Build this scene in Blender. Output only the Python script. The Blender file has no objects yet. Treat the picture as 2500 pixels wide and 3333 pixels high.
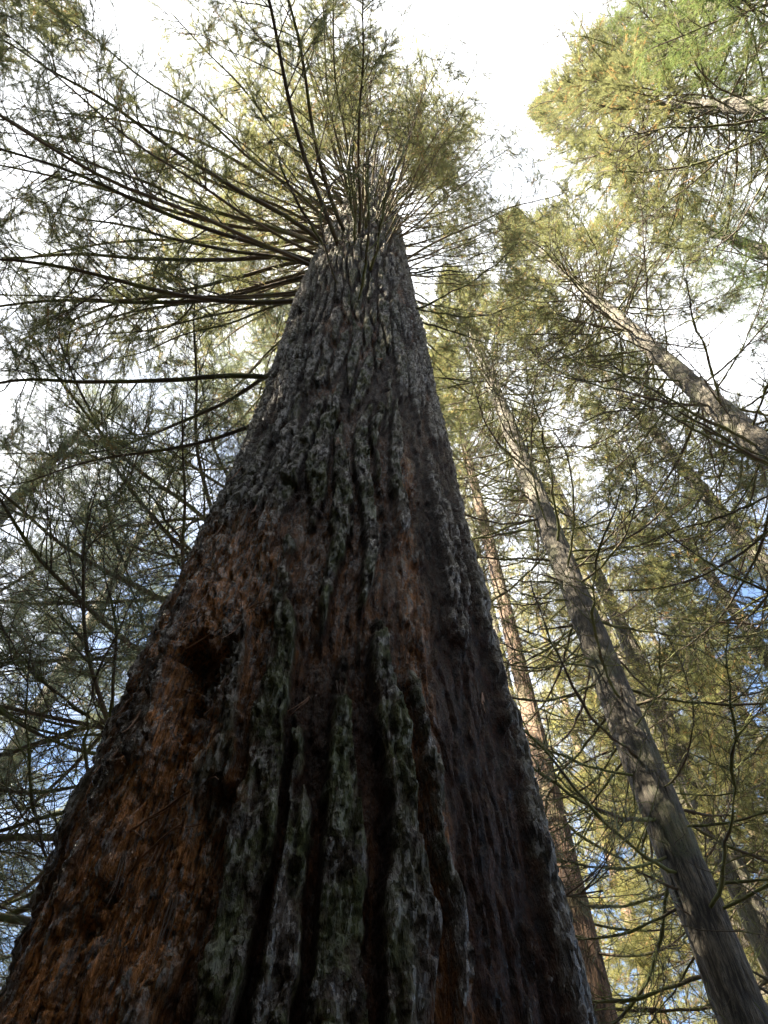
import bpy, math, numpy as np
from mathutils import Matrix, Vector

R_ = math.radians
scene = bpy.context.scene
col = scene.collection

# ------------------------------------------------------------------ camera, sky, sun, exposure
CAM_H = 1.6
PITCH = 62.44                                   # degrees above the horizon
cam_d = bpy.data.cameras.new('camera')
cam_d.sensor_fit = 'HORIZONTAL'
cam_d.sensor_width = 36.0
cam_d.lens = 36.0                               # 53 degrees across, a phone's main lens held upright
cam_d.clip_start = 0.05
cam_d.clip_end = 2000.0
cam = bpy.data.objects.new('camera', cam_d)
col.objects.link(cam)
cam.location = (0, 0, CAM_H)
cam.rotation_euler = (R_(90 + PITCH), 0, 0)
scene.camera = cam

SUN_AZ, SUN_EL = -122.0, 43.0                   # azimuth clockwise from the view direction (+Y)
sun_dir = Vector((math.sin(R_(SUN_AZ)) * math.cos(R_(SUN_EL)), math.cos(R_(SUN_AZ)) * math.cos(R_(SUN_EL)), math.sin(R_(SUN_EL))))

world = bpy.data.worlds.new('World')
scene.world = world
world.use_nodes = True
wn, wl = world.node_tree.nodes, world.node_tree.links
wn.clear()
w_out = wn.new('ShaderNodeOutputWorld')
w_bg = wn.new('ShaderNodeBackground')
w_bg.inputs['Strength'].default_value = 0.05
w_sky = wn.new('ShaderNodeTexSky')
w_sky.sky_type = 'NISHITA'
w_sky.sun_disc = False
w_sky.sun_elevation = R_(SUN_EL)
w_sky.sun_rotation = R_(SUN_AZ)
w_tc = wn.new('ShaderNodeTexCoord')
w_map = wn.new('ShaderNodeMapping')
w_map.inputs['Scale'].default_value = (1.0, 1.0, 1.6)
w_map.inputs['Location'].default_value = (0.35, 0.1, 0.2)
w_noise = wn.new('ShaderNodeTexNoise')
w_noise.inputs['Scale'].default_value = 1.7
w_noise.inputs['Detail'].default_value = 7.0
w_noise.inputs['Roughness'].default_value = 0.55
w_sep = wn.new('ShaderNodeSeparateXYZ')
w_add = wn.new('ShaderNodeMath'); w_add.operation = 'MULTIPLY_ADD'
w_add.inputs[1].default_value = 0.55            # thin cloud lies overhead, the sky clears lower down
w_ramp = wn.new('ShaderNodeValToRGB')
w_ramp.color_ramp.elements[0].position = 0.80
w_ramp.color_ramp.elements[1].position = 0.98
w_mix = wn.new('ShaderNodeMix'); w_mix.data_type = 'RGBA'
w_mix.inputs['B'].default_value = (4.7, 4.8, 5.0, 1)
wl.new(w_tc.outputs['Generated'], w_map.inputs['Vector'])
wl.new(w_map.outputs['Vector'], w_noise.inputs['Vector'])
wl.new(w_tc.outputs['Generated'], w_sep.inputs[0])
wl.new(w_sep.outputs['Z'], w_add.inputs[0])
wl.new(w_noise.outputs['Fac'], w_add.inputs[2])
wl.new(w_add.outputs[0], w_ramp.inputs['Fac'])
wl.new(w_ramp.outputs['Color'], w_mix.inputs['Factor'])
wl.new(w_sky.outputs['Color'], w_mix.inputs['A'])
wl.new(w_mix.outputs['Result'], w_bg.inputs['Color'])
wl.new(w_bg.outputs[0], w_out.inputs['Surface'])

sun_d = bpy.data.lights.new('sun', 'SUN')
sun_d.energy = 5.0
sun_d.angle = R_(0.53)
sun_d.color = (1.0, 0.87, 0.66)
sun = bpy.data.objects.new('sun', sun_d)
col.objects.link(sun)
sun.location = sun_dir * 100
sun.rotation_euler = (-sun_dir).to_track_quat('-Z', 'Y').to_euler()

scene.view_settings.view_transform = 'Standard'
scene.view_settings.look = 'None'
scene.view_settings.gamma = 1.0
scene.view_settings.use_curve_mapping = False
scene.view_settings.exposure = 3.5
scene.render.film_transparent = False
cy = scene.cycles
cy.use_adaptive_sampling = True
cy.adaptive_threshold = 0.02
cy.max_bounces = 5
cy.diffuse_bounces = 3
cy.glossy_bounces = 2
cy.transmission_bounces = 3
cy.transparent_max_bounces = 4

# ------------------------------------------------------------------ numeric helpers
def _hash(ix, iy, iz, seed):
    h = (ix.astype(np.uint32) * np.uint32(374761393)) ^ (iy.astype(np.uint32) * np.uint32(668265263)) \
        ^ (iz.astype(np.uint32) * np.uint32(2147483647 - 58)) ^ np.uint32((seed * 974634777 + 12345) & 0xffffffff)
    h = (h ^ (h >> np.uint32(13))) * np.uint32(1274126177)
    h = (h ^ (h >> np.uint32(16))) * np.uint32(2246822519)
    h = h ^ (h >> np.uint32(15))
    return (h & np.uint32(0xffffff)).astype(np.float32) / np.float32(0xffffff)

def noise3(x, y, z, seed=0):
    x, y, z = [np.asarray(a, np.float32) for a in np.broadcast_arrays(x, y, z)]
    ix, iy, iz = [np.floor(a).astype(np.int64) for a in (x, y, z)]
    f = [a - b for a, b in ((x, ix), (y, iy), (z, iz))]
    f = [(t * t * t * (t * (t * 6 - 15) + 10)).astype(np.float32) for t in f]
    out = 0
    for dx in (0, 1):
        wx = f[0] if dx else 1 - f[0]
        for dy in (0, 1):
            wy = f[1] if dy else 1 - f[1]
            for dz in (0, 1):
                wz = f[2] if dz else 1 - f[2]
                out = out + wx * wy * wz * _hash(ix + dx, iy + dy, iz + dz, seed)
    return out * 2 - 1

def fbm(x, y, z, seed=0, octaves=3, gain=0.5):
    a, s, tot = 1.0, 0, 0
    for o in range(octaves):
        k = 2.03 ** o
        s = s + a * noise3(x * k, y * k, z * k, seed + o * 17)
        tot += a
        a *= gain
    return s / tot

def voronoi(a, b, na, seed, jit=0.85):
    """cells of unit size on a strip that wraps after na cells; returns F1, F2, cell value, offset along b"""
    ia, ib = np.floor(a).astype(np.int64), np.floor(b).astype(np.int64)
    f1 = np.full(a.shape, 9.0, np.float32); f2 = f1.copy()
    cid = np.zeros(a.shape, np.float32); ob = cid.copy()
    zero = np.zeros_like(ia)
    for da in (-1, 0, 1):
        for db in (-1, 0, 1):
            ca, cb = ia + da, ib + db
            wa = np.mod(ca, na)
            px = ca + 0.5 + jit * (_hash(wa, cb, zero, seed) - 0.5)
            py = cb + 0.5 + jit * (_hash(wa, cb, zero, seed + 1) - 0.5)
            d = np.sqrt((px - a) ** 2 + (py - b) ** 2).astype(np.float32)
            v = _hash(wa, cb, zero, seed + 2)
            near = d < f1
            f2 = np.where(near, f1, np.minimum(f2, d))
            cid = np.where(near, v, cid)
            ob = np.where(near, (b - py).astype(np.float32), ob)
            f1 = np.where(near, d, f1)
    return f1, f2, cid, ob

def sstep(e0, e1, x):
    t = np.clip((x - e0) / (e1 - e0), 0, 1)
    return t * t * (3 - 2 * t)

def mesh_from(name, verts, faces, mats, attrs=None, smooth=True, mat_index=None):
    """faces: (n,3) or (n,4) int array"""
    me = bpy.data.meshes.new(name)
    verts = np.asarray(verts, np.float32); faces = np.asarray(faces, np.int32)
    n, k = faces.shape
    me.vertices.add(len(verts)); me.vertices.foreach_set('co', verts.ravel())
    me.loops.add(n * k); me.loops.foreach_set('vertex_index', faces.ravel())
    me.polygons.add(n)
    me.polygons.foreach_set('loop_start', np.arange(0, n * k, k, dtype=np.int32))
    me.polygons.foreach_set('use_smooth', np.full(n, smooth))
    if mat_index is not None:
        me.polygons.foreach_set('material_index', np.asarray(mat_index, np.int32))
    for m in mats: me.materials.append(m)
    for an, av in (attrs or {}).items():
        at = me.attributes.new(an, 'FLOAT', 'POINT')
        at.data.foreach_set('value', np.asarray(av, np.float32).ravel())
    me.update()
    return me

def link(name, data, parent=None, loc=None, mat=None, label=None, cat=None, group=None, kind=None):
    o = bpy.data.objects.new(name, data)
    col.objects.link(o)
    if parent is not None: o.parent = parent
    if mat is not None: o.matrix_local = mat
    elif loc is not None: o.location = loc
    if label: o['label'] = label
    if cat: o['category'] = cat
    if group: o['group'] = group
    if kind: o['kind'] = kind
    return o

# ------------------------------------------------------------------ materials
def new_mat(name):
    m = bpy.data.materials.new(name)
    m.use_nodes = True
    nt = m.node_tree
    return m, nt.nodes, nt.links, nt.nodes['Principled BSDF']

def attr_node(n, name):
    a = n.new('ShaderNodeAttribute'); a.attribute_name = name
    return a.outputs['Fac']

def mix_col(n, l, fac, a, b):
    m = n.new('ShaderNodeMix'); m.data_type = 'RGBA'
    for key, v in (('Factor', fac), ('A', a), ('B', b)):
        if isinstance(v, bpy.types.NodeSocket): l.new(v, m.inputs[key])
        elif key == 'Factor': m.inputs[key].default_value = v
        else: m.inputs[key].default_value = (*v, 1)
    return m.outputs['Result']

def noise_node(n, l, vec, scale, detail=4, rough=0.6):
    t = n.new('ShaderNodeTexNoise')
    t.inputs['Scale'].default_value = scale
    t.inputs['Detail'].default_value = detail
    t.inputs['Roughness'].default_value = rough
    l.new(vec, t.inputs['Vector'])
    return t.outputs['Fac']

def stretched(n, l, sc):
    tc = n.new('ShaderNodeTexCoord'); mp = n.new('ShaderNodeMapping')
    mp.inputs['Scale'].default_value = sc
    l.new(tc.outputs['Object'], mp.inputs['Vector'])
    return mp.outputs['Vector']

def ramp(n, l, fac, p0, p1):
    r = n.new('ShaderNodeMapRange'); r.interpolation_type = 'SMOOTHSTEP'
    r.inputs['From Min'].default_value = p0; r.inputs['From Max'].default_value = p1
    l.new(fac, r.inputs['Value'])
    return r.outputs['Result']

def math_node(n, l, op, a, b):
    m = n.new('ShaderNodeMath'); m.operation = op
    for i, v in enumerate((a, b)):
        if isinstance(v, bpy.types.NodeSocket): l.new(v, m.inputs[i])
        else: m.inputs[i].default_value = v
    return m.outputs[0]

def bump(n, l, height, strength, dist, prev=None):
    b = n.new('ShaderNodeBump')
    b.inputs['Strength'].default_value = strength; b.inputs['Distance'].default_value = dist
    l.new(height, b.inputs['Height'])
    if prev is not None: l.new(prev, b.inputs['Normal'])
    return b.outputs['Normal']

def flakes(n, l, vec, scale, rnd=1.0):
    t = n.new('ShaderNodeTexVoronoi')
    t.inputs['Scale'].default_value = scale
    t.inputs['Randomness'].default_value = rnd
    l.new(vec, t.inputs['Vector'])
    sep = n.new('ShaderNodeSeparateColor'); l.new(t.outputs['Color'], sep.inputs[0])
    return sep.outputs[0], t.outputs['Distance']

def giant_bark():
    m, n, l, bs = new_mat('giant_bark')
    ridge, moss, rust = attr_node(n, 'ridge'), attr_node(n, 'moss'), attr_node(n, 'rust')
    v = stretched(n, l, (1, 1, 0.30)); vi = stretched(n, l, (1, 1, 1)); vf = stretched(n, l, (1, 1, 0.07))
    n1 = noise_node(n, l, v, 26, 6, 0.65); n2 = noise_node(n, l, vi, 60, 5, 0.7); n3 = noise_node(n, l, vi, 4, 5, 0.65)
    nf = noise_node(n, l, vf, 75, 4, 0.6)
    # ragged scales: two sizes of cells pushed about by noise
    wv = n.new('ShaderNodeVectorMath'); wv.operation = 'MULTIPLY_ADD'
    nt = n.new('ShaderNodeTexNoise'); nt.inputs['Scale'].default_value = 22; nt.inputs['Detail'].default_value = 3
    l.new(v, nt.inputs['Vector']); l.new(nt.outputs['Color'], wv.inputs[0]); wv.inputs[1].default_value = (0.05, 0.05, 0.05); l.new(v, wv.inputs[2])
    c1, d1 = flakes(n, l, wv.outputs[0], 58); c2, d2 = flakes(n, l, wv.outputs[0], 130)
    sc = math_node(n, l, 'ADD', math_node(n, l, 'MULTIPLY', c1, 0.3), math_node(n, l, 'MULTIPLY', c2, 0.3))
    sc = math_node(n, l, 'ADD', sc, math_node(n, l, 'MULTIPLY', ramp(n, l, n1, 0.3, 0.7), 0.4))
    furrow = mix_col(n, l, ramp(n, l, n1, 0.3, 0.7), (0.004, 0.0024, 0.0018), (0.034, 0.0135, 0.0065))  # reddish-brown furrow bark, darkened further to paint in the shade of the recesses
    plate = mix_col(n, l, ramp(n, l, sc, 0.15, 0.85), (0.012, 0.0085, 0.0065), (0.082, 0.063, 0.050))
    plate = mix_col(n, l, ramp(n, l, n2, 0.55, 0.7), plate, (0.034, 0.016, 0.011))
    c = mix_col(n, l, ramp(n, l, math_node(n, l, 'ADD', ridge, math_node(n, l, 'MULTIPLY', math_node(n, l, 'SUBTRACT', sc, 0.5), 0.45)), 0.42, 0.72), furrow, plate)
    fib = mix_col(n, l, ramp(n, l, nf, 0.3, 0.7), (0.030, 0.012, 0.005), (0.44, 0.19, 0.068))
    c = mix_col(n, l, math_node(n, l, 'MULTIPLY', rust, ramp(n, l, sc, 0.78, 0.55)), c, fib)
    mossc = mix_col(n, l, ramp(n, l, sc, 0.2, 0.8), (0.022, 0.025, 0.010), (0.080, 0.086, 0.036))
    mm = math_node(n, l, 'MULTIPLY', moss, ramp(n, l, math_node(n, l, 'ADD', n3, math_node(n, l, 'MULTIPLY', n2, 0.35)), 0.56, 0.72))
    c = mix_col(n, l, mm, c, mossc)
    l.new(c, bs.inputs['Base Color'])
    rr = math_node(n, l, 'ADD', math_node(n, l, 'MULTIPLY', mm, 0.35), math_node(n, l, 'MULTIPLY', n2, 0.42))
    l.new(math_node(n, l, 'ADD', rr, 0.08), bs.inputs['Roughness'])
    top = ramp(n, l, ridge, 0.45, 0.8)
    l.new(math_node(n, l, 'ADD', math_node(n, l, 'MULTIPLY', math_node(n, l, 'MULTIPLY', math_node(n, l, 'MAXIMUM', top, math_node(n, l, 'MULTIPLY', rust, 0.8)), ramp(n, l, c1, 0.45, 0.9)), 0.75), 0.05), bs.inputs['Specular IOR Level'])
    b = bump(n, l, n1, 0.6, 0.02)
    b = bump(n, l, sc, 0.9, 0.012, b)
    b = bump(n, l, d2, 0.5, 0.010, b)
    b = bump(n, l, nf, 0.6, 0.008, b)
    l.new(b, bs.inputs['Normal'])
    return m

def slim_bark(name, dark, light, mossy):
    m, n, l, bs = new_mat(name)
    v = stretched(n, l, (1, 1, 0.14)); vi = stretched(n, l, (1, 1, 1))
    ridge = attr_node(n, 'ridge')
    n1 = noise_node(n, l, v, 62, 6, 0.7); n2 = noise_node(n, l, vi, 45, 5, 0.7); n3 = noise_node(n, l, vi, 1.1, 5)
    c = mix_col(n, l, math_node(n, l, 'MULTIPLY', ramp(n, l, ridge, 0.1, 0.7), ramp(n, l, n1, 0.36, 0.64)), dark, light)
    c = mix_col(n, l, math_node(n, l, 'MULTIPLY', ramp(n, l, n3, 0.5, 0.62), ramp(n, l, n2, 0.35, 0.6)), c, mossy)
    l.new(c, bs.inputs['Base Color'])
    bs.inputs['Roughness'].default_value = 0.75
    b = bump(n, l, n1, 0.8, 0.03); b = bump(n, l, n2, 0.5, 0.01, b)
    l.new(b, bs.inputs['Normal'])
    return m

def twig_mat(name, a, b_, mossc, lo, hi):
    m, n, l, bs = new_mat(name)
    vi = stretched(n, l, (1, 1, 1))
    n1 = noise_node(n, l, vi, 14, 4); n2 = noise_node(n, l, vi, 2.3, 4)
    c = mix_col(n, l, n1, a, b_)
    oi = n.new('ShaderNodeObjectInfo')
    mm = ramp(n, l, math_node(n, l, 'ADD', n2, math_node(n, l, 'MULTIPLY', oi.outputs['Random'], 0.16)), lo, hi)
    c = mix_col(n, l, mm, c, mossc)
    l.new(c, bs.inputs['Base Color'])
    bs.inputs['Roughness'].default_value = 0.8
    l.new(bump(n, l, n1, 0.6, 0.02), bs.inputs['Normal'])
    return m

def leaf_mat(name, deep, fresh, dead, through=(0.30, 0.315, 0.115)):
    m = bpy.data.materials.new(name); m.use_nodes = True
    n, l = m.node_tree.nodes, m.node_tree.links
    n.clear()
    out = n.new('ShaderNodeOutputMaterial')
    tint = attr_node(n, 'tint')
    oi = n.new('ShaderNodeObjectInfo')
    f = math_node(n, l, 'ADD', math_node(n, l, 'MULTIPLY', tint, 1.1), math_node(n, l, 'MULTIPLY', oi.outputs['Random'], 0.3))
    c = mix_col(n, l, ramp(n, l, f, 0.1, 1.0), deep, fresh)
    c = mix_col(n, l, ramp(n, l, tint, 0.93, 0.95), c, dead)
    d, t, mx = n.new('ShaderNodeBsdfDiffuse'), n.new('ShaderNodeBsdfTranslucent'), n.new('ShaderNodeMixShader')
    mx.inputs[0].default_value = 0.5
    l.new(c, d.inputs[0]); l.new(mix_col(n, l, 0.35, c, through), t.inputs[0])
    l.new(d.outputs[0], mx.inputs[1]); l.new(t.outputs[0], mx.inputs[2])
    l.new(mx.outputs[0], out.inputs['Surface'])
    return m

M_GIANT = giant_bark()
M_SLIM = slim_bark('slim_bark', (0.014, 0.011, 0.008), (0.105, 0.090, 0.067), (0.066, 0.072, 0.032))
M_RUSSET = slim_bark('russet_bark', (0.032, 0.018, 0.011), (0.21, 0.125, 0.078), (0.10, 0.09, 0.04))
M_TWIG = twig_mat('twig', (0.036, 0.026, 0.018), (0.115, 0.086, 0.058), (0.10, 0.115, 0.030), 0.60, 0.74)
M_SUNLIT_TWIG = twig_mat('sunlit_twig', (0.060, 0.045, 0.029), (0.190, 0.145, 0.092), (0.13, 0.14, 0.045), 0.56, 0.72)  # lighter twig copy, sun on the crown stems painted into its colour
M_MOSSY = twig_mat('mossy_twig', (0.030, 0.021, 0.014), (0.085, 0.062, 0.040), (0.095, 0.11, 0.028), 0.50, 0.66)
M_GIANT_SHRED = twig_mat('dark_shred', (0.02, 0.011, 0.007), (0.09, 0.05, 0.03), (0.06, 0.05, 0.03), 0.6, 0.8)
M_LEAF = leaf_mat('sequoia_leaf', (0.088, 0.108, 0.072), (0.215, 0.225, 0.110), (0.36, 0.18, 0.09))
M_COOL = leaf_mat('cool_leaf', (0.080, 0.102, 0.085), (0.165, 0.190, 0.135), (0.28, 0.16, 0.10), (0.22, 0.26, 0.15))  # cooler leaf copy, hazy shade of the left side put into its colour
M_SUNLIT = leaf_mat('sunlit_leaf', (0.150, 0.155, 0.075), (0.310, 0.300, 0.130), (0.38, 0.20, 0.10))  # brighter, yellower leaf copy: sunlight on the background crowns painted in
M_LEAF2 = leaf_mat('spruce_leaf', (0.028, 0.062, 0.030), (0.085, 0.150, 0.050), (0.12, 0.10, 0.04))

# ------------------------------------------------------------------ ground
def build_ground():
    n = 120
    g = np.linspace(-1, 1, n); g = np.sign(g) * np.abs(g) ** 2.2 * 400
    X, Y = np.meshgrid(g, g)
    d = np.hypot(X, Y)
    Z = 0.12 * fbm(X * 0.35, Y * 0.35, 0 * X, 5, 3) * np.clip(d / 6, 0, 1) - 0.03
    i = np.arange(n * n).reshape(n, n)
    F = np.stack([i[:-1, :-1], i[:-1, 1:], i[1:, 1:], i[1:, :-1]], -1).reshape(-1, 4)
    m, nn, l, bs = new_mat('needle_litter')
    vi = stretched(nn, l, (1, 1, 1))
    a = noise_node(nn, l, vi, 3.0, 8, 0.7); b = noise_node(nn, l, vi, 40, 5, 0.7)
    c = mix_col(nn, l, b, (0.035, 0.020, 0.012), (0.13, 0.075, 0.04))
    c = mix_col(nn, l, ramp(nn, l, a, 0.5, 0.65), c, (0.05, 0.07, 0.025))
    l.new(c, bs.inputs['Base Color']); bs.inputs['Roughness'].default_value = 0.9
    l.new(bump(nn, l, b, 0.8, 0.04), bs.inputs['Normal'])
    link('ground', mesh_from('ground', np.stack([X, Y, Z], -1).reshape(-1, 3), F, [m]), kind='structure')
build_ground()

# ------------------------------------------------------------------ the giant's trunk
#            height  distance radius azimuth   (read off the two silhouettes of the trunk)
KN = np.array([[-0.4, 3.55, 1.50, -6.0], [0.0, 3.53, 1.45, -6.0], [1.2, 3.47, 1.31, -6.0], [3.2, 3.41, 1.21, -6.1], [5.0, 3.28, 1.14, -6.4],
               [7.2, 3.22, 1.06, -6.4], [9.3, 3.09, 1.00, -6.6], [11.5, 2.89, 0.95, -7.8], [12.9, 2.74, 0.91, -8.8],
               [16.0, 2.57, 0.85, -9.3], [19.6, 2.36, 0.77, -9.7], [24.0, 2.10, 0.60, -10.5], [29.0, 1.80, 0.36, -11.5],
               [35.0, 1.45, 0.02, -13.0]])
GH = 35.0
def giant_axis(z):
    D, r, az = [np.interp(z, KN[:, 0], KN[:, i]) for i in (1, 2, 3)]
    a = np.radians(az)
    return D * np.sin(a), D * np.cos(a), r
BASE = np.array([*[float(v) for v in giant_axis(0.0)[:2]], 0.0])

SURF = {}
def build_giant_trunk():
    # columns: dense on the side that faces the path, sparser round the back; rows: dense where they show
    u = np.linspace(-1, 1, 751)[:-1]
    ph = np.pi * (0.80 * u + 0.20 * np.sign(u) * np.abs(u) ** 5)
    ang = np.linspace(math.atan2(2.0, 0.4), math.atan2(2.0, 24.0), 790)
    zz = np.concatenate([np.linspace(-0.4, 1.9, 24), 1.6 + 2.0 / np.tan(ang), np.linspace(26, GH, 50)])
    P, Z = np.meshgrid(ph, zz)
    P = P.astype(np.float32); Z = Z.astype(np.float32)
    nr, nc = Z.shape
    Cx, Cy, Rr = giant_axis(Z)
    cx_, sy_ = np.sin(P) * 1.2, np.cos(P) * 1.2
    # a slow sideways wander of the ridges, more twist higher up
    wand = 0.30 * fbm(cx_ * 0.8, sy_ * 0.8, Z * 0.35, 3, 2) + 0.12 * fbm(cx_ * 2.2, sy_ * 2.2, Z * 1.1, 8, 2) \
        + 0.035 * fbm(cx_ * 8, sy_ * 8, Z * 6, 9, 2)
    T = P / (2 * np.pi) + 0.5
    zl = np.linspace(-1, 45, 2000)
    ln = np.interp(zl, [0, 3, 6, 10, 16, 45], [6.0, 5.2, 3.0, 1.7, 1.25, 1.2])
    cum = np.cumsum(1 / ln) * (zl[1] - zl[0])
    B = np.interp(Z, zl, cum)
    n1 = 50
    ragged = fbm(cx_ * 13, sy_ * 13, Z * 4.5, 21, 4, 0.6)
    f1, f2, cid, ob = voronoi(T * n1 + wand * 4.0, B, n1, 41, 0.95)
    e1 = f2 - f1 + 0.19 * ragged + 0.06 * fbm(cx_ * 3.5, sy_ * 3.5, Z * 1.2, 22, 3)
    h1 = sstep(0.0, 0.22, e1 - 0.16 + 0.07 * sstep(4.5, 8.0, Z))
    fin = sstep(R_(12), R_(30), P) * sstep(10, 6, Z)
    h1 = h1 * (1 - fin) + fin * sstep(0.22, 0.62, e1)
    n2 = 84
    g1, g2, gid, gob = voronoi(T * n2 + wand * 8 + 0.5 * ragged, B * 7.0, n2, 77, 0.95)
    h2 = sstep(0.05, 0.40, g2 - g1 + 0.15 * ragged)
    kid = gid
    chipn = fbm(cx_ * 17 + wand * 5, sy_ * 17, Z * 7.5, 61, 3, 0.55)
    chip = sstep(-0.06, 0.03, chipn) + 0.8 * sstep(0.16, 0.24, chipn) + 0.6 * sstep(-0.30, -0.22, chipn)          # peeling layers with crisp edges
    chip2n = fbm(cx_ * 38 + wand * 9, sy_ * 38, Z * 19, 63, 2, 0.5)
    chip2 = sstep(-0.02, 0.08, chip2n) + 0.7 * sstep(0.25, 0.33, chip2n)
    fibre = noise3(cx_ * 42 + wand * 9, sy_ * 42, Z * 2.2, 5) + 0.6 * noise3(cx_ * 85 + wand * 18, sy_ * 85, Z * 4.5, 6)
    flake = chip - 1.2
    # the torn russet patch on the left flank, the hollow in it, and the notches under lifted plates
    sp = np.sin(P) * np.where(np.cos(P) > -0.2, 1, 0)
    edge = 0.16 * fbm(cx_ * 3, sy_ * 3, Z * 1.2, 31, 3)
    rust = sstep(-0.20, -0.42, sp + edge) * sstep(-1.02, -0.86, sp + edge * 0.6) * sstep(6.6, 5.2, Z + 2.6 * edge) * (np.cos(P) > 0)
    streak = sstep(0.30, 0.36, sp + edge * 0.5) * sstep(0.52, 0.42, sp + edge * 0.5) * sstep(8.2, 6.0, Z + 3 * edge) * (np.cos(P) > 0)
    patchy = sstep(-0.25, 0.25, fbm(cx_ * 5, sy_ * 5, Z * 1.6, 51, 3))
    d = np.zeros_like(Z)
    calm = 1 - 0.55 * rust
    hi = sstep(5.0, 9.0, Z)
    d += (0.105 - 0.035 * hi) * (h1 * (0.88 + 0.12 * cid) - 0.93) * calm
    d += 0.020 * (h2 * (0.8 + 0.3 * gid) - 0.8)
    d += (0.0105 * (chip - 1.8) + 0.0065 * (chip2 - 1.2)) * (0.35 + 0.65 * h1) * (1 - 0.6 * fin)
    rag = 1 - np.abs(fbm(cx_ * 16 + wand * 6, sy_ * 16, Z * 3.5, 45, 4, 0.6)) * 2
    d += (0.006 + 0.022 * rust) * (rag - 0.9)
    d += 0.005 * fibre * (1 - 0.4 * hi) + 0.030 * rust * (0.4 - np.abs(fibre))
    d += 0.03 * fbm(cx_ * 1.3, sy_ * 1.3, Z * 0.5, 15, 3)
    d -= 0.05 * rust * patchy
    def dip(p0, z0, wp, wz, depth, sharp=0.4):
        w = 0.45 * fbm(cx_ * 8, sy_ * 8, Z * 6, 19, 4, 0.6)
        dz = (Z - z0) / wz + w
        dp = (P - R_(p0)) / R_(wp) + w
        q = np.hypot(dp, np.where(dz > 0, dz / sharp, dz))
        return -depth * sstep(1.0, 0.35, q)
    for a in ((-37, 4.62, 6, 0.30, 0.30), (-41, 4.72, 4, 0.16, 0.2), (-33, 4.40, 5, 0.55, 0.16), (-27, 4.30, 4, 0.6, 0.10), 
              (-40, 3.25, 4, 0.55, 0.09), (-22, 6.2, 4, 0.5, 0.06), (-8, 7.3, 4, 0.4, 0.06), (10, 9.6, 4, 0.4, 0.06), (-20, 3.4, 5, 0.6, 0.07), (26, 6.4, 3, 0.6, 0.06)):
        d += dip(*a)
    d = np.where(Z < 1.5, d + 0.22 * np.clip(1.5 - Z, 0, 2) * noise3(cx_ * 2.1, sy_ * 2.1, 0 * Z, 71), d)
    r = np.maximum(Rr + d * np.clip(Rr / 0.8, 0.1, 1) + 0.02, 0.01)
    a0 = np.pi - np.arctan2(-Cx, Cy)            # the angle at which the trunk faces the camera
    wa = np.arctan2(0 - Cx, 0 - Cy) - P          # world azimuth of each column; right of the picture is positive P
    X, Y = Cx + r * np.sin(wa), Cy + r * np.cos(wa)
    SURF.update(ph=ph, zz=zz, X=X, Y=Y, wa=wa)
    V = np.stack([X - BASE[0], Y - BASE[1], Z], -1).reshape(-1, 3)
    i = np.arange(nr * nc).reshape(nr, nc); j = np.roll(i, -1, 1)
    F = np.stack([i[:-1], i[1:], j[1:], j[:-1]], -1).reshape(-1, 4)
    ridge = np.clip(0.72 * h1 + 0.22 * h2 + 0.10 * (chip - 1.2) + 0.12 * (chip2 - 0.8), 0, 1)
    face = np.exp(-((P + R_(6)) / R_(30)) ** 2) + 0.35
    moss = np.clip(face * sstep(0.35, 0.85, ridge) * sstep(-0.25, 0.3, fbm(cx_ * 2.2, sy_ * 2.2, Z * 0.7, 25, 3) + 0.25 * face), 0, 1) * (1 - rust)
    rusty = np.clip(1.25 * rust * (0.55 + 0.55 * patchy) * sstep(0.98, 0.3, ridge * (1 - 0.65 * patchy)) + 0.5 * streak * sstep(0.75, 0.3, ridge)
                    + 0.35 * sstep(0.25, 0.0, h1) * sstep(0.0, 0.4, fbm(cx_ * 1.5, sy_ * 1.5, Z * 0.6, 35, 2)), 0, 1)
    return mesh_from('giant_trunk', V, F, [M_GIANT], {'ridge': ridge, 'moss': moss, 'rust': rusty, 'flake': np.clip(kid, 0, 1)})

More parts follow.
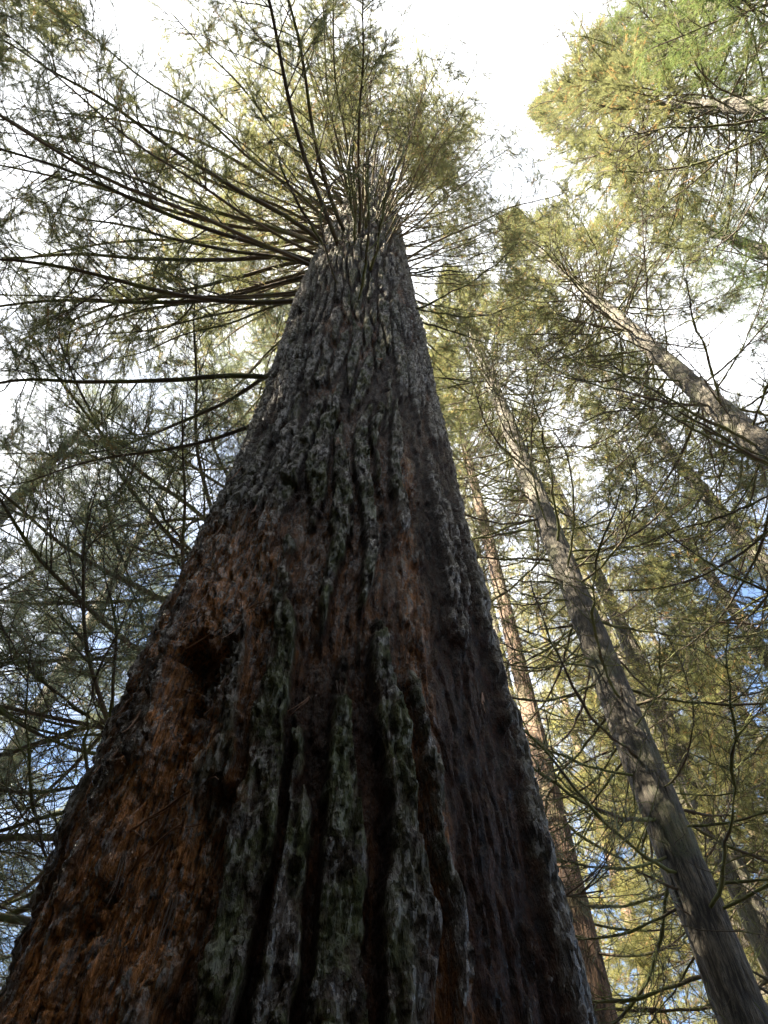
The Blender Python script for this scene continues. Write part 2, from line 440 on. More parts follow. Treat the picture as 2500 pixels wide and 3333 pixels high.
# ------------------------------------------------------------------ slim trunks: four meshes that the other trees share
TH = 46.0
def slim_radius(z, r0=1.0):
    t = np.clip(z / TH, 0, 1)
    return r0 * ((1 - 0.28 * t - 0.72 * t ** 2.6) + 0.35 * np.exp(-np.maximum(z, 0) / 0.7)) 
def build_slim_trunk(seed, mat):
    nc = 72
    zz = np.concatenate([np.linspace(-0.3, 3, 12), np.linspace(3.15, 34, 230), np.linspace(34.6, TH, 24)])
    ph = np.linspace(-np.pi, np.pi, nc + 1)[:-1]
    P, Z = np.meshgrid(ph.astype(np.float32), zz.astype(np.float32))
    cx_, sy_ = np.sin(P), np.cos(P)
    wand = 0.5 * fbm(cx_ * 0.7, sy_ * 0.7, Z * 0.4, seed, 2)
    f1, f2, cid, ob = voronoi((P / (2 * np.pi) + 0.5) * 24 + wand * 3, Z / 0.75, 24, seed * 7 + 1)
    h = sstep(0, 0.4, f2 - f1)
    r = slim_radius(Z, 0.30)
    knots = np.zeros_like(Z)
    rg = np.random.default_rng(seed)
    for _ in range(70):
        a, z0 = rg.uniform(-np.pi, np.pi), rg.uniform(2, 34)
        dp = np.angle(np.exp(1j * (P - a)))
        knots += np.exp(-(dp / 0.16) ** 2 - ((Z - z0) / 0.07) ** 2)
    d = 0.026 * (h - 0.6) + 0.012 * fbm(cx_ * 5, sy_ * 5, Z * 3, seed + 3, 2) + 0.022 * knots + 0.02 * fbm(cx_, sy_, Z * 0.6, seed + 5, 2)
    r = np.maximum(r + d * np.clip(r / 0.2, 0, 1), 0.004)
    ox = 0.02 * noise3(Z * 0.12, 0 * Z, 0 * Z, seed + 11) * np.clip(Z / 5, 0, 1); oy = 0.02 * noise3(Z * 0.12, 0 * Z + 5, 0 * Z, seed + 12) * np.clip(Z / 5, 0, 1)
    V = np.stack([ox + r * cx_, oy + r * sy_, Z], -1).reshape(-1, 3)
    i = np.arange(Z.size).reshape(Z.shape); j = np.roll(i, -1, 1)
    F = np.stack([i[:-1], i[1:], j[1:], j[:-1]], -1).reshape(-1, 4)[:, ::-1]
    return mesh_from('slim_trunk', V, F, [mat], {'ridge': h})

# ------------------------------------------------------------------ branches: wood as tapered tubes, foliage as thin leaf cords
def unit(v):
    return v / np.maximum(np.linalg.norm(v, axis=-1, keepdims=True), 1e-9)

class Wood:
    def __init__(s): s.v, s.f, s.n = [], [], 0
    def tube(s, pts, rad, k):
        pts = np.asarray(pts, float); m = len(pts)
        t = unit(np.gradient(pts, axis=0))
        ref = np.array([0.13, 0.22, 0.97]) if abs(t[0, 2]) < 0.85 else np.array([0.9, 0.3, 0.1])
        a = unit(np.cross(t, ref)); b = np.cross(t, a)
        th = np.arange(k) * 2 * np.pi / k
        rad = np.broadcast_to(rad, (m,))
        ring = pts[:, None] + rad[:, None, None] * (np.cos(th)[None, :, None] * a[:, None] + np.sin(th)[None, :, None] * b[:, None])
        i = s.n + np.arange(m * k).reshape(m, k); j = np.roll(i, -1, 1)
        s.v.append(ring.reshape(-1, 3)); s.f.append(np.stack([i[:-1], j[:-1], j[1:], i[1:]], -1).reshape(-1, 4))
        s.n += m * k
    def mesh(s, name, mat):
        return mesh_from(name, np.concatenate(s.v), np.concatenate(s.f), [mat])

def wander(rng, p0, d0, length, n, curl, lift=0.0, droop=0.0):
    pts = [np.array(p0, float)]; d = np.array(d0, float); st = length / (n - 1)
    for i in range(n - 1):
        d = d + rng.normal(0, curl, 3) + np.array([0, 0, lift * (i / n) - droop * (1 - i / n)])
        d /= np.linalg.norm(d)
        pts.append(pts[-1] + d * st)
    return np.array(pts)

def leaf_mesh(rng, sprays, per, size, width, spread, mat, rusty=0.06):
    """sprays: array (n,6) of position and direction; each becomes a tuft of thin pointed cords"""
    S = np.asarray(sprays); n = len(S)
    pos = np.repeat(S[:, :3], per, 0); dr = np.repeat(unit(S[:, 3:]), per, 0)
    m = len(pos)
    along = rng.uniform(-0.9, 2.0, (m, 1)) * size
    d = unit(dr + spread * rng.normal(0, 0.55, (m, 3)) + np.array([0, 0, 0.10]))
    ln = size * rng.uniform(0.45, 1.0, (m, 1)); w = width * rng.uniform(0.6, 1.3, (m, 1))
    side = unit(np.cross(d, rng.normal(0, 1, (m, 3))))
    b = pos + dr * along
    V = np.stack([b - side * w * 0.35, b + d * ln * 0.55 + side * w * 0.5, b + d * ln, b + d * ln * 0.5 - side * w * 0.5], 1).reshape(-1, 3)
    F = np.arange(m * 4).reshape(-1, 4)
    tint = rng.uniform(0, 0.9, n); tint[rng.random(n) < rusty] = 1.0
    t = np.repeat(np.repeat(tint, per) , 4)
    t = np.where(t < 0.92, np.clip(t + np.repeat(rng.normal(0, 0.12, m), 4), 0, 0.9), t)
    return mesh_from('foliage', V, F, [mat], {'tint': t}, smooth=False)

def live_branch(seed, L, r0, bare, sag, rise, density, size=0.15, per=16, leafm=None, fan=0.5, name='live', wood=None):
    """limb along +X: bare near the trunk, side shoots and leaf tufts towards the tip"""
    rng = np.random.default_rng(seed)
    n = 18; t = np.linspace(0, 1, n)
    kk = np.array([1, 2, 3, 2, 1]) / 9
    sm = lambda q: np.convolve(np.pad(q, 2, mode='edge'), kk, 'valid')
    y = L * 0.05 * sm(np.cumsum(rng.normal(0, 1, n)) / n ** 0.5); y -= y[0]
    z = L * (-sag * np.sin(np.pi * np.minimum(t * 0.9, 1)) + rise * t ** 2.2) + 0.02 * L * sm(np.cumsum(rng.normal(0, 1, n)) / n ** 0.5)
    z -= z[0]
    main = np.stack([L * t, y, z], -1)
    W = Wood(); W.tube(main, r0 * (1 - t) ** 0.8 + 0.006, 7)
    spr = []
    def twig(p0, d0, ln, depth, rad):
        m = max(4, int(ln / 0.16))
        pts = wander(rng, p0, d0, ln, m, 0.13, lift=0.12)
        W.tube(pts, np.linspace(rad, 0.003, m), 4 if depth < 2 else 3)
        dd = unit(np.gradient(pts, axis=0))
        if depth < 2 and ln > 0.45:
            for q in range(int(ln * 4.2 * density) + 1):
                i = rng.integers(max(1, m // 5), m)
                sd = dd[i] * 0.75 + rng.normal(0, 0.55, 3) * np.array([1, 1, 0.7])
                twig(pts[i], unit(sd), ln * rng.uniform(0.18, 0.42), depth + 1, rad * 0.45)
        if depth >= 1 or ln < 0.6:
            step = 1
            for i in range(1 if depth else m // 2, m, step):
                spr.append(np.concatenate([pts[i], dd[i] + rng.normal(0, 0.35, 3)]))
        spr.append(np.concatenate([pts[-1], dd[-1]]))
    ns = int(12 * density * max(1, L / 3.5))
    md = unit(np.gradient(main, axis=0))
    for q in range(ns):
        tt = bare + (0.98 - bare) * rng.random() ** 0.8
        i = int(tt * (n - 1)); s = 1 if q % 2 else -1
        p = main[i] + (main[min(i + 1, n - 1)] - main[i]) * (tt * (n - 1) - i)
        an = R_(rng.uniform(28, 62)) * s
        d = md[i] * math.cos(an) + np.array([0, math.sin(an), rng.normal(0.02, 0.16)])
        ln = L * fan * (0.25 + 0.75 * (1 - tt)) * rng.uniform(0.5, 1.0)
        twig(p, unit(d), max(ln, 0.4), 0, r0 * 0.35 * (1 - 0.6 * tt) + 0.003)
    twig(main[-3], md[-1], L * 0.18, 1, 0.008)
    # a few short dead shoots on the bare length
    for q in range(int(4 * L / 3)):
        i = rng.integers(1, max(2, int(bare * n) + 2))
        pts = wander(rng, main[i], unit(md[i] * 0.6 + rng.normal(0, 0.7, 3)), rng.uniform(0.15, 0.7), 5, 0.3)
        W.tube(pts, np.linspace(0.008, 0.002, 5), 3)
    wood = W.mesh(name + '_branch', wood or M_TWIG)
    fol = leaf_mesh(rng, spr, per, size, size * 0.044, 0.62, leafm or M_LEAF)
    return wood, fol

def dead_branch(seed, L, r0, droop, hook, mat, twigs=9, curl=0.10):
    """bare mossy limb: drops away from the trunk and sweeps up again at the end"""
    rng = np.random.default_rng(seed)
    n = 22; t = np.linspace(0, 1, n)
    sl = -droop * (1 - t) + hook * t ** 1.6
    x = np.cumsum(np.cos(np.arctan(sl))) * L / n; z = np.cumsum(np.sin(np.arctan(sl))) * L / n
    y = 0.09 * L * np.sin(t * rng.uniform(1.5, 4) + rng.uniform(0, 6)) * t + 0.025 * L * np.cumsum(rng.normal(0, 1, n)) / n ** 0.5
    main = np.stack([x - x[0], y - y[0], z - z[0]], -1)
    W = Wood(); W.tube(main, (r0 * (1 - t) ** 0.7 + 0.005) * (1 + 0.25 * rng.normal(0, 1, n)), 6)
    md = unit(np.gradient(main, axis=0))
    def twig(p, d, ln, rad, depth):
        m = 8
        pts = wander(rng, p, d, ln, m, curl + 0.10, lift=0.22, droop=0.05)
        W.tube(pts, np.linspace(rad, 0.003, m) * (1 + 0.3 * rng.random(m)), 4)
        if depth < 1:
            for _ in range(rng.integers(1, 4)):
                i = rng.integers(2, m)
                twig(pts[i], unit(pts[i] - pts[i - 1] + rng.normal(0, 0.5, 3) * 0.12 + rng.normal(0, 0.5, 3) * 0.5), ln * rng.uniform(0.25, 0.5), rad * 0.6, 1)
    for q in range(twigs):
        i = rng.integers(4, n)
        s = 1 if q % 2 else -1
        an = R_(rng.uniform(25, 75)) * s
        d = md[i] * math.cos(an) + np.array([0, math.sin(an), rng.normal(0.0, 0.25)])
        twig(main[i], unit(d), L * rng.uniform(0.12, 0.38), r0 * 0.34, 0)
    # moss clumps: small ragged tufts along the limb
    for q in range(int(26 * L)):
        i = rng.integers(2, n)
        p = main[i] + (main[i - 1] - main[i]) * rng.random()
        W.tube(wander(rng, p, unit(rng.normal(0, 1, 3) + np.array([0, 0, -0.2])), rng.uniform(0.02, 0.06), 3, 0.5), np.array([0.010, 0.008, 0.003]), 3)
    return W.mesh('bare_branch', mat)

LONG = [live_branch(100 + i, 6.2, 0.036, 0.18 + 0.04 * (i % 3), 0.05 + 0.02 * (i % 3), 0.06 + 0.05 * (i % 2), 1.0, 0.085, 54, fan=0.42) for i in range(3)]
THIN = [live_branch(150 + i, 5.4, 0.021, 0.30, 0.03 + 0.02 * (i % 2), 0.10, 1.0, 0.085, 48, fan=0.36, wood=M_SUNLIT_TWIG) for i in range(3)]
MID = [live_branch(200 + i, 3.4, 0.022, 0.25, 0.05 + 0.02 * (i % 3), 0.14, 1.4, 0.115, 64, fan=0.52) for i in range(5)]
UPPER = [live_branch(300 + i, 4.2, 0.022, 0.42, 0.02, 0.10, 1.1, 0.11, 38, fan=0.36, wood=M_SUNLIT_TWIG) for i in range(4)]
SUNLIT = [live_branch(230 + i, 3.4, 0.020, 0.22, 0.05, 0.12, 1.3, 0.15, 34, leafm=M_SUNLIT, fan=0.52) for i in range(3)]
TWIGGY = [live_branch(350 + i, 4.4, 0.034, 0.15, 0.10, 0.06, 1.5, 0.13, 7, leafm=M_COOL, fan=0.5) for i in range(4)]
COOL = [live_branch(260 + i, 3.4, 0.022, 0.25, 0.06, 0.12, 1.3, 0.13, 36, leafm=M_COOL, fan=0.52) for i in range(3)]
SHADY = [live_branch(380 + i, 3.4, 0.034, 0.15, 0.05, 0.1, 0.8, 0.34, 16, fan=0.6) for i in range(2)]
BROAD = [live_branch(400 + i, 3.4, 0.034, 0.2, 0.06, 0.12, 1.4, 0.13, 26, leafm=M_LEAF2, fan=0.5) for i in range(2)]
DEAD = [dead_branch(500 + i, 3.6, 0.017, (0.55, 0.3, 0.8, 0.45)[i % 4], (1.3, 0.9, 1.7, 0.6, 1.1)[i % 5], M_MOSSY, 15 + 5 * (i % 4), curl=0.07) for i in range(9)]
WILD = [dead_branch(560 + i, 3.2, 0.022, 0.1 + 0.1 * (i % 2), 0.5, M_MOSSY, 17, curl=0.22) for i in range(5)]
STUB = [dead_branch(600 + i, 0.55, 0.014, 0.1, 0.5, M_TWIG, 2) for i in range(4)]
SLIM = [build_slim_trunk(11, M_SLIM), build_slim_trunk(23, M_SLIM), build_slim_trunk(37, M_RUSSET)]

def frame_matrix(p, az, el, roll, s):
    ca, sa, ce, se = math.cos(az), math.sin(az), math.cos(el), math.sin(el)
    x = Vector((sa * ce, ca * ce, se))
    y = Vector((0, 0, 1)).cross(x).normalized()
    z = x.cross(y)
    m = Matrix((x, y, z)).transposed() @ Matrix.Rotation(roll, 3, 'X')
    sx = s if isinstance(s, tuple) else (s, s, s)
    return Matrix.Translation(p) @ m.to_4x4() @ Matrix.Diagonal((*sx, 1))

def add_branch(root, kit, rng, p, az, el, s, roll=None, name='branch'):
    m = frame_matrix(Vector(p), az, el, rng.normal(0, 0.35) if roll is None else roll, s)
    k = kit[rng.integers(len(kit))]
    if isinstance(k, tuple):
        b = link(name, k[0], root, mat=m)
        link('foliage', k[1], b)
    else:
        b = link(name, k, root, mat=m)
    return b

# ------------------------------------------------------------------ the giant
giant = link('giant_sequoia', None, loc=Vector(BASE), label='huge dark furrowed sequoia filling the foreground, its trunk rising to a fan of branches', cat='tree')
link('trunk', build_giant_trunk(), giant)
rng = np.random.default_rng(7)
HIGH = []
def giant_branch(z, az_deg, el, length, kit, L0, inset=0.93):
    x, y, r = [float(v) for v in giant_axis(z)]
    a = R_(az_deg)
    p = (x - BASE[0] + r * inset * math.sin(a), y - BASE[1] + r * inset * math.cos(a), z)
    s = length / L0
    if z > 24.5:                                 # too high to pick apart: joined below into one part
        HIGH.append(frame_matrix(Vector(p), a, R_(el), rng.normal(0, 0.35), (s, s, s))); return
    add_branch(giant, kit, rng, p, a, R_(el), (s, s, s))
def reach(az):                                   # the crown reaches far to the left and over the path, and is cut short to the right
    a = R_(az + 105)
    return 3.7 + 2.9 * math.cos(a) if math.cos(a) > -0.35 else 2.35
nb = 330
for i in range(nb):
    t = (i + rng.random()) / nb
    z = 14.0 + 20.3 * t ** 0.95
    az = (i * 137.5 + rng.uniform(-25, 25)) % 360 - 180
    ln = reach(az) * (1 - ((z - 11) / 26) ** 2.2) * rng.uniform(0.7, 1.12)
    el = -6 + 42 * ((z - 14) / 21) ** 0.8 + rng.normal(0, 8)
    giant_branch(z, az, el, max(ln, 0.7), (LONG if i % 4 == 0 else THIN) if z < 22 else UPPER, (6.2 if i % 4 == 0 else 5.4) if z < 22 else 4.2)
# the whorl of thin rising stems over the path
for i in range(120):
    z = 15.5 + 10 * (i + rng.random()) / 120
    giant_branch(z, rng.uniform(85, 300), rng.uniform(22, 52), rng.uniform(2.6, 4.6) * (1 - 0.35 * (z - 16) / 14), THIN, 5.4)
# the low limbs on the left flank that hang clear of the crown
for z, az, el, ln in ((11.0, -84, 6, 5.4), (10.5, -72, 0, 4.2), (12.4, -68, 2, 5.0), (13.6, -96, -4, 6.4), (14.8, -82, -6, 6.8), (15.6, -104, -6, 6.8),
                      (16.6, -90, -10, 7.0), (17.6, -76, -12, 6.8), (18.6, -98, -12, 7.2), (19.6, -86, -14, 7.4), (20.4, -110, -10, 7.0)):
    giant_branch(z, az, el, ln, LONG, 6.2)
for z, az, el, ln in ((10.8, 176, 42, 2.6), (11.5, 190, 46, 2.9), (12.4, 165, 40, 3.2), (13.2, 205, 38, 3.4), (14.0, 182, 44, 3.6), (15.0, 172, 45, 3.8),
                      (16.5, 160, 40, 3.2), (17.2, 188, 42, 4.0), (12.0, 120, 5, 2.0), (13.2, 95, 0, 2.2),
                      (14.0, 70, -5, 2.4), (14.8, 105, 2, 2.2), (15.8, 85, -3, 2.4), (16.8, 60, 4, 2.4), (8.2, -66, -8, 1.5), (10.0, 100, 0, 1.2), (11.2, 80, -5, 1.5)):
    giant_branch(z, az, el, ln, DEAD, 3.6)

def join_high():
    rg = np.random.default_rng(17)
    def arrays(me, k):
        v = np.empty(len(me.vertices) * 3, np.float32); me.vertices.foreach_get('co', v)
        f = np.empty(len(me.loops), np.int32); me.loops.foreach_get('vertex_index', f)
        return v.reshape(-1, 3), f.reshape(-1, k)
    wood = [arrays(k[0], 4) for k in UPPER]; leaf = []
    for k in UPPER:
        v, f = arrays(k[1], 4)
        t = np.empty(len(v), np.float32); k[1].attributes['tint'].data.foreach_get('value', t)
        q = v.reshape(-1, 4, 3); tt = t.reshape(-1, 4)[:, 0]
        leaf.append((q, tt))
    wv, wf, lv, lt, n = [], [], [], [], 0
    for j, M in enumerate(HIGH[::3]):
        A = np.array(M); k = rg.integers(len(UPPER))
        v, f = wood[k]
        wv.append(v @ A[:3, :3].T + A[:3, 3]); wf.append(f + n); n += len(v)
        q, tt = leaf[k]
        pick = rg.random(len(q)) < 0.40
        q = q[pick]; c = q.mean(1, keepdims=True); mid = (q[:, 0:1] + q[:, 2:3]) / 2
        q = mid + (q - mid) * np.where(np.arange(4)[None, :, None] % 2 == 1, 2.2, 1.15)
        lv.append(q.reshape(-1, 3) @ A[:3, :3].T + A[:3, 3]); lt.append(np.repeat(tt[pick], 4))
    o = link('upper_crown', mesh_from('upper_crown', np.concatenate(wv), np.concatenate(wf), [M_TWIG]), giant, kind='stuff')
    lv = np.concatenate(lv)
    f = link('upper_foliage', mesh_from('upper_foliage', lv, np.arange(len(lv)).reshape(-1, 4), [M_LEAF], {'tint': np.concatenate(lt)}, smooth=False), o, kind='stuff')
join_high()

# ------------------------------------------------------------------ the other trees
def pix_az(u, v):                                # azimuth of a point of the photograph (on the 1659 x 2212 grid), to place a trunk's foot
    dx, dy = (u - 829.5) / 1659, (1106 - v) / 1659
    p = R_(PITCH)
    return math.degrees(math.atan2(dx, math.cos(p) - dy * math.sin(p)))

def tree(name, label, az, dist, r0, height, seed, trunk=0, dead=(3, 24, 60), live=(20, 90, 3.0), kits=(MID, UPPER), deadkit=DEAD,
         lean=(0, 0), group=None, stubs=0, power=0.75, dlen=(0.55, 1.15), el=(-6, 32), lower_r=1.0, twiggy=None):
    rg = np.random.default_rng(seed)
    a = R_(az)
    root = link(name, None, loc=(dist * math.sin(a), dist * math.cos(a), 0), label=label, cat='tree', group=group)
    root.rotation_euler = (R_(lean[0]), R_(lean[1]), rg.uniform(0, 6.28) if lean == (0, 0) else 0)
    rot = root.rotation_euler.z
    sx, sz = r0 / 0.30, height / TH
    link('trunk', SLIM[trunk], root, mat=Matrix.Diagonal((sx, sx, sz, 1)))
    rad = lambda z: float(slim_radius(np.array(z / sz), r0)) * 0.9
    z0, z1, nd = dead
    for i in range(nd):
        z = z0 + (z1 - z0) * (i + rg.random()) / nd
        b = rg.uniform(0, 2 * math.pi); q = rad(z)
        s = rg.uniform(*dlen)
        add_branch(root, deadkit, rg, (q * math.sin(b), q * math.cos(b), z), b, R_(rg.normal(2, 10)), s)
    for i in range(stubs):
        z = rg.uniform(2.5, z1); b = rg.uniform(0, 2 * math.pi); q = rad(z)
        add_branch(root, STUB, rg, (q * math.sin(b), q * math.cos(b), z), b, R_(rg.normal(0, 20)), rg.uniform(0.5, 1.5), name='branch_stub')
    if twiggy:
        z0, z1, nt, tl = twiggy
        for i in range(nt):
            z = z0 + (z1 - z0) * (i + rg.random()) / nt; b = i * 2.39996 + rg.uniform(-0.5, 0.5); q = rad(z)
            add_branch(root, TWIGGY, rg, (q * math.sin(b), q * math.cos(b), z), b, R_(rg.normal(-4, 7)), tl / 4.4 * rg.uniform(0.7, 1.15))
    z0, nl, cr = live
    for i in range(nl):
        t = (i + rg.random()) / nl
        z = z0 + (height - 0.6 - z0) * t ** 0.95
        b = i * 2.39996 + rg.uniform(-0.4, 0.4); q = rad(z)
        ln = cr * max((1 - t) ** power, 0.12) * rg.uniform(0.75, 1.15) * (lower_r + (1 - lower_r) * min(1, t * 4))
        e = el[0] + (el[1] - el[0]) * t + rg.normal(0, 7)
        kit, L0 = (kits[0], 3.4)
        s = ln / L0
        add_branch(root, kit, rg, (q * math.sin(b), q * math.cos(b), z), b, R_(e), (s, max(s, 0.45), max(s, 0.45)))
    return root

G = 'slim sequoias standing beyond the giant'
tree('slim_sequoia', 'nearest slim sequoia right of the giant, its long grey-brown trunk dark and bare below', pix_az(1530, 2000), 8.5, 0.26, 46, 21,
     trunk=0, dead=(4, 27, 150), live=(24, 130, 2.8), group=G, stubs=45, deadkit=DEAD, dlen=(0.5, 1.15))
tree('slim_sequoia', 'thin russet-barked sequoia rising right beside the edge of the giant trunk', pix_az(1117, 1428), 12.0, 0.215, 45, 22,
     trunk=2, dead=(5, 30, 110), live=(23, 120, 2.8), group=G, stubs=25)
tree('slim_sequoia', 'slanting sequoia with sunlit upper trunk and wild mossy branches at the right edge', pix_az(1640, 960), 8.2, 0.25, 46, 23,
     trunk=1, dead=(7, 30, 145), live=(24, 145, 2.8), group=G, stubs=20, deadkit=DEAD[:5] + WILD, dlen=(0.6, 1.15))
tree('slim_sequoia', 'sequoia in the upper right whose branch-covered trunk lies level across the picture', pix_az(1640, 228), 7.4, 0.20, 45, 24,
     trunk=1, dead=(10, 32, 140), live=(20, 155, 2.9), group=G, deadkit=DEAD[:6] + WILD, dlen=(0.6, 1.1))
tree('slim_sequoia', 'sunlit beige-trunked sequoia standing behind the nearest slim sequoia', pix_az(1579, 1874), 16.0, 0.30, 42, 25,
     trunk=0, dead=(4, 18, 60), live=(12, 110, 3.0), kits=(SUNLIT, SUNLIT), group=G, stubs=10)
tree('slim_sequoia', 'shaded mossy-trunked sequoia below the slanting one, dense dark green crown above', pix_az(1609, 1171), 13.5, 0.24, 44, 26,
     trunk=1, dead=(4, 24, 120), live=(16, 120, 3.2), group=G, stubs=10)
tree('slim_sequoia', 'farther thin sequoia at the right edge below the shaded mossy one', pix_az(1600, 1340), 17.5, 0.24, 42, 27,
     trunk=1, dead=(4, 22, 70), live=(12, 120, 3.4), group=G)
G2 = 'evergreens behind the giant on the left'
tree('dense_sequoia', 'dense dark sequoia behind the giant on the left, branches fanning out from behind its trunk', -22.5, 8.8, 0.30, 40, 31,
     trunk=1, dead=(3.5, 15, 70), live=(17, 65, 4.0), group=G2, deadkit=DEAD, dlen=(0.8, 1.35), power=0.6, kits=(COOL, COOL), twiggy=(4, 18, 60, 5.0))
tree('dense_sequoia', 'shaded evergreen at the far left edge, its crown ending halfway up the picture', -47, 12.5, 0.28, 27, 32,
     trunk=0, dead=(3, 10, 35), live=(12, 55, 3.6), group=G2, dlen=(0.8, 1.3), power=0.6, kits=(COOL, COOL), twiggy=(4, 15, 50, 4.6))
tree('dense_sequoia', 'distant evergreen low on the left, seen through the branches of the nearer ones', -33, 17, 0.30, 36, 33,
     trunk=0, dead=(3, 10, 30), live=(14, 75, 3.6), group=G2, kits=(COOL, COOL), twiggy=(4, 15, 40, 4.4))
G3 = 'sunlit trees in the background on the right'
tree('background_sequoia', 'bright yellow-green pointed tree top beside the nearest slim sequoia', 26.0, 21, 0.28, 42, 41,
     trunk=0, dead=(3, 8, 12), live=(7, 150, 3.6), kits=(SUNLIT, SUNLIT), group=G3)
tree('background_sequoia', 'pale sunlit foliage low between the two nearest slim trunks', 19.0, 25, 0.28, 40, 42, trunk=2, dead=(3, 8, 12), live=(6, 130, 3.8), kits=(SUNLIT, SUNLIT), group=G3)
tree('background_sequoia', 'feathery tree against blue sky low at the right edge', 34.0, 24, 0.28, 36, 43, trunk=0, dead=(3, 8, 12), live=(6, 120, 3.8), kits=(SUNLIT, SUNLIT), group=G3)
tree('background_sequoia', 'sunlit crown in the gap between the giant and the thin russet trunk', 13.5, 19, 0.28, 44, 44, trunk=0, dead=(3, 8, 12), live=(8, 130, 3.4), kits=(SUNLIT, SUNLIT), group=G3)
tree('background_sequoia', 'yellowish foliage behind the crossing dead branches right of the nearest slim trunk', 30.0, 30, 0.30, 44, 45, trunk=2, dead=(3, 6, 8), live=(5, 130, 4.4), kits=(SUNLIT, SUNLIT), group=G3)
tree('corner_evergreen', 'deep green evergreen reaching into the upper right corner', 106, 8.0, 0.25, 34, 51, trunk=1, dead=(5, 12, 20), live=(9, 110, 3.6), kits=(BROAD, BROAD))
tree('corner_evergreen', 'dark green branch ends at the right edge below the level trunk', 72, 12.5, 0.28, 44, 52, trunk=0, dead=(5, 20, 40), live=(18, 110, 3.2), kits=(BROAD, BROAD))
tree('overhanging_sequoia', 'foliage hanging into the top left corner from a tree behind the viewer', -106, 8.4, 0.26, 25.5, 53, trunk=0, dead=(5, 10, 10), live=(8, 90, 3.2), power=0.5)
# the grove behind the viewer that keeps the lower trunks in shade
e_s = (math.sin(R_(SUN_AZ)), math.cos(R_(SUN_AZ))); e_n = (-e_s[1], e_s[0])
#        sunward, across, height
shade = ((13.5, 0.5, 31), (15, -4, 30), (14, -8, 33), (12.5, -12, 33), (13, 4.5, 32), (18, -2, 32), (19, -6.5, 34), (20, -10.5, 39), (19, 2.5, 38), (19, 7, 37), (16, -15.5, 36),
         (10, 9, 30), (24, -4, 37), (4.5, 7, 19), (7.0, 3.5, 18), (2, 10.5, 19), (9.0, 0.0, 17), (-1.5, 9.5, 17), (4.5, 4.5, 12), (1.0, 7.0, 12), (7.0, -0.5, 13), (15, 9.5, 34))  # the low trees are added to keep sky light off the lower trunk
for i, (a, b, h) in enumerate(shade):
    x, y = a * e_s[0] + b * e_n[0], a * e_s[1] + b * e_n[1]
    tree('grove_sequoia', 'sequoia of the grove behind the viewer, outside the picture, there for its shade', math.degrees(math.atan2(x, y)), math.hypot(x, y), 0.32 if h > 25 else 0.18, h, 70 + i, trunk=i % 2,
         dead=(3, 6, 6), live=(3 if h > 25 else 1.2, 90, 4.4 if h > 25 else 3.0), group='grove behind the viewer', power=0.45, kits=(SHADY, SHADY))

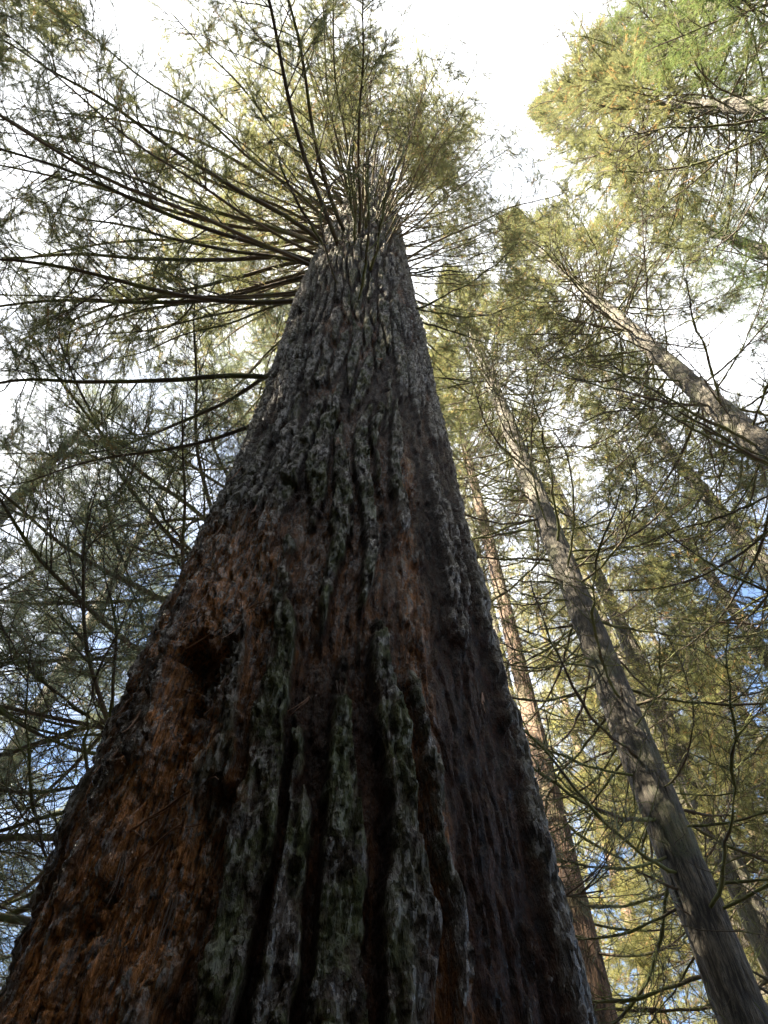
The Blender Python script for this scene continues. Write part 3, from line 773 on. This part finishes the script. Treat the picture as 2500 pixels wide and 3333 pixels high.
# ------------------------------------------------------------------ dead sprigs and torn fibres caught on the giant's bark
def surface_point(phi_deg, z, out=0.0):
    c = int(np.argmin(np.abs(SURF['ph'] - R_(phi_deg)))); r = int(np.argmin(np.abs(SURF['zz'] - z)))
    wa = float(SURF['wa'][r, c]); nrm = np.array([math.sin(wa), math.cos(wa), 0.0])
    return np.array([SURF['X'][r, c], SURF['Y'][r, c], z]) + nrm * out, nrm, np.array([-math.cos(wa), math.sin(wa), 0.0])
m, nn, ll, bs = new_mat('dead_sprig')
ll.new(mix_col(nn, ll, noise_node(nn, ll, stretched(nn, ll, (1, 1, 1)), 40, 3), (0.06, 0.022, 0.009), (0.24, 0.10, 0.036)), bs.inputs['Base Color'])
bs.inputs['Roughness'].default_value = 0.6
def sprig(label, phi, z, length, slope, seed, n_side):
    rg = np.random.default_rng(seed)
    p, nrm, right = surface_point(phi, z, 0.025)
    W = Wood()
    d = unit(right * math.cos(slope) + np.array([0, 0, math.sin(slope)]) + nrm * 0.12)
    pts = wander(rg, -d * length / 2, d, length, 9, 0.10)
    W.tube(pts, np.linspace(0.006, 0.0025, 9), 5)
    for q in range(n_side):
        i = rg.integers(1, 8)
        W.tube(wander(rg, pts[i], unit(d * 0.8 + rg.normal(0, 0.45, 3)), length * rg.uniform(0.15, 0.4), 5, 0.2), np.linspace(0.004, 0.0015, 5), 4)
    link('dead_sprig', W.mesh('dead_sprig', m), loc=Vector(p), label=label, cat='twig', group='dead sprigs caught on the bark')
sprig('thin russet dead sprig sticking out beside the dark hollow in the bark', -29, 4.70, 0.42, 0.35, 1, 5)
sprig('longer dead sprig caught across the torn russet bark below the hollow', -30, 3.62, 0.60, 0.15, 2, 6)
sprig('short dead sprig lodged just under the longer one on the russet bark', -32, 3.50, 0.34, 0.55, 3, 3)
sprig('dead sprig hanging from the upper lip of the dark bark hollow', -42, 4.85, 0.32, -0.7, 4, 5)

# strips of bark that have come loose at the lower end; x points out from the trunk
shreds = []
for k in range(8):
    rg = np.random.default_rng(900 + k)
    L = rg.uniform(0.14, 0.38); n = 7; t = np.linspace(0, 1, n)
    W = Wood()
    for q in range(rg.integers(2, 5)):
        y0 = rg.normal(0, 0.012); kk = rg.uniform(0.4, 1.0)
        W.tube(np.stack([0.05 * L * t * kk + 0.22 * L * kk * t ** 3 * rg.uniform(0.2, 1.2), y0 + rg.normal(0, 0.05) * L * t + 0.02 * np.sin(t * 4 + q) * L, -L * kk * t], -1),
               (0.0075 - 0.006 * t) * rg.uniform(0.5, 1.1), 4)
    shreds.append(W.mesh('bark_shred', m if k % 2 else M_GIANT_SHRED))
rg = np.random.default_rng(5)
for k in range(240):
    if k < 170: phi, z = rg.uniform(-74, -20), 2.9 + 3.2 * rg.random()
    else: phi, z = rg.uniform(-70, 70), 3.6 + 8 * rg.random() ** 1.5
    p, nrm, right = surface_point(phi, z, -0.004)
    x, z_ = Vector(nrm), Vector((0, 0, 1))
    M = Matrix((x, z_.cross(x), z_)).transposed() @ Matrix.Rotation(rg.normal(0, 0.22), 3, 'X')
    s_ = rg.uniform(0.35, 0.9)
    link('bark_shred', shreds[rg.integers(8)], giant, mat=Matrix.Translation(Vector(p - BASE)) @ M.to_4x4() @ Matrix.Diagonal((s_, s_, s_, 1)))
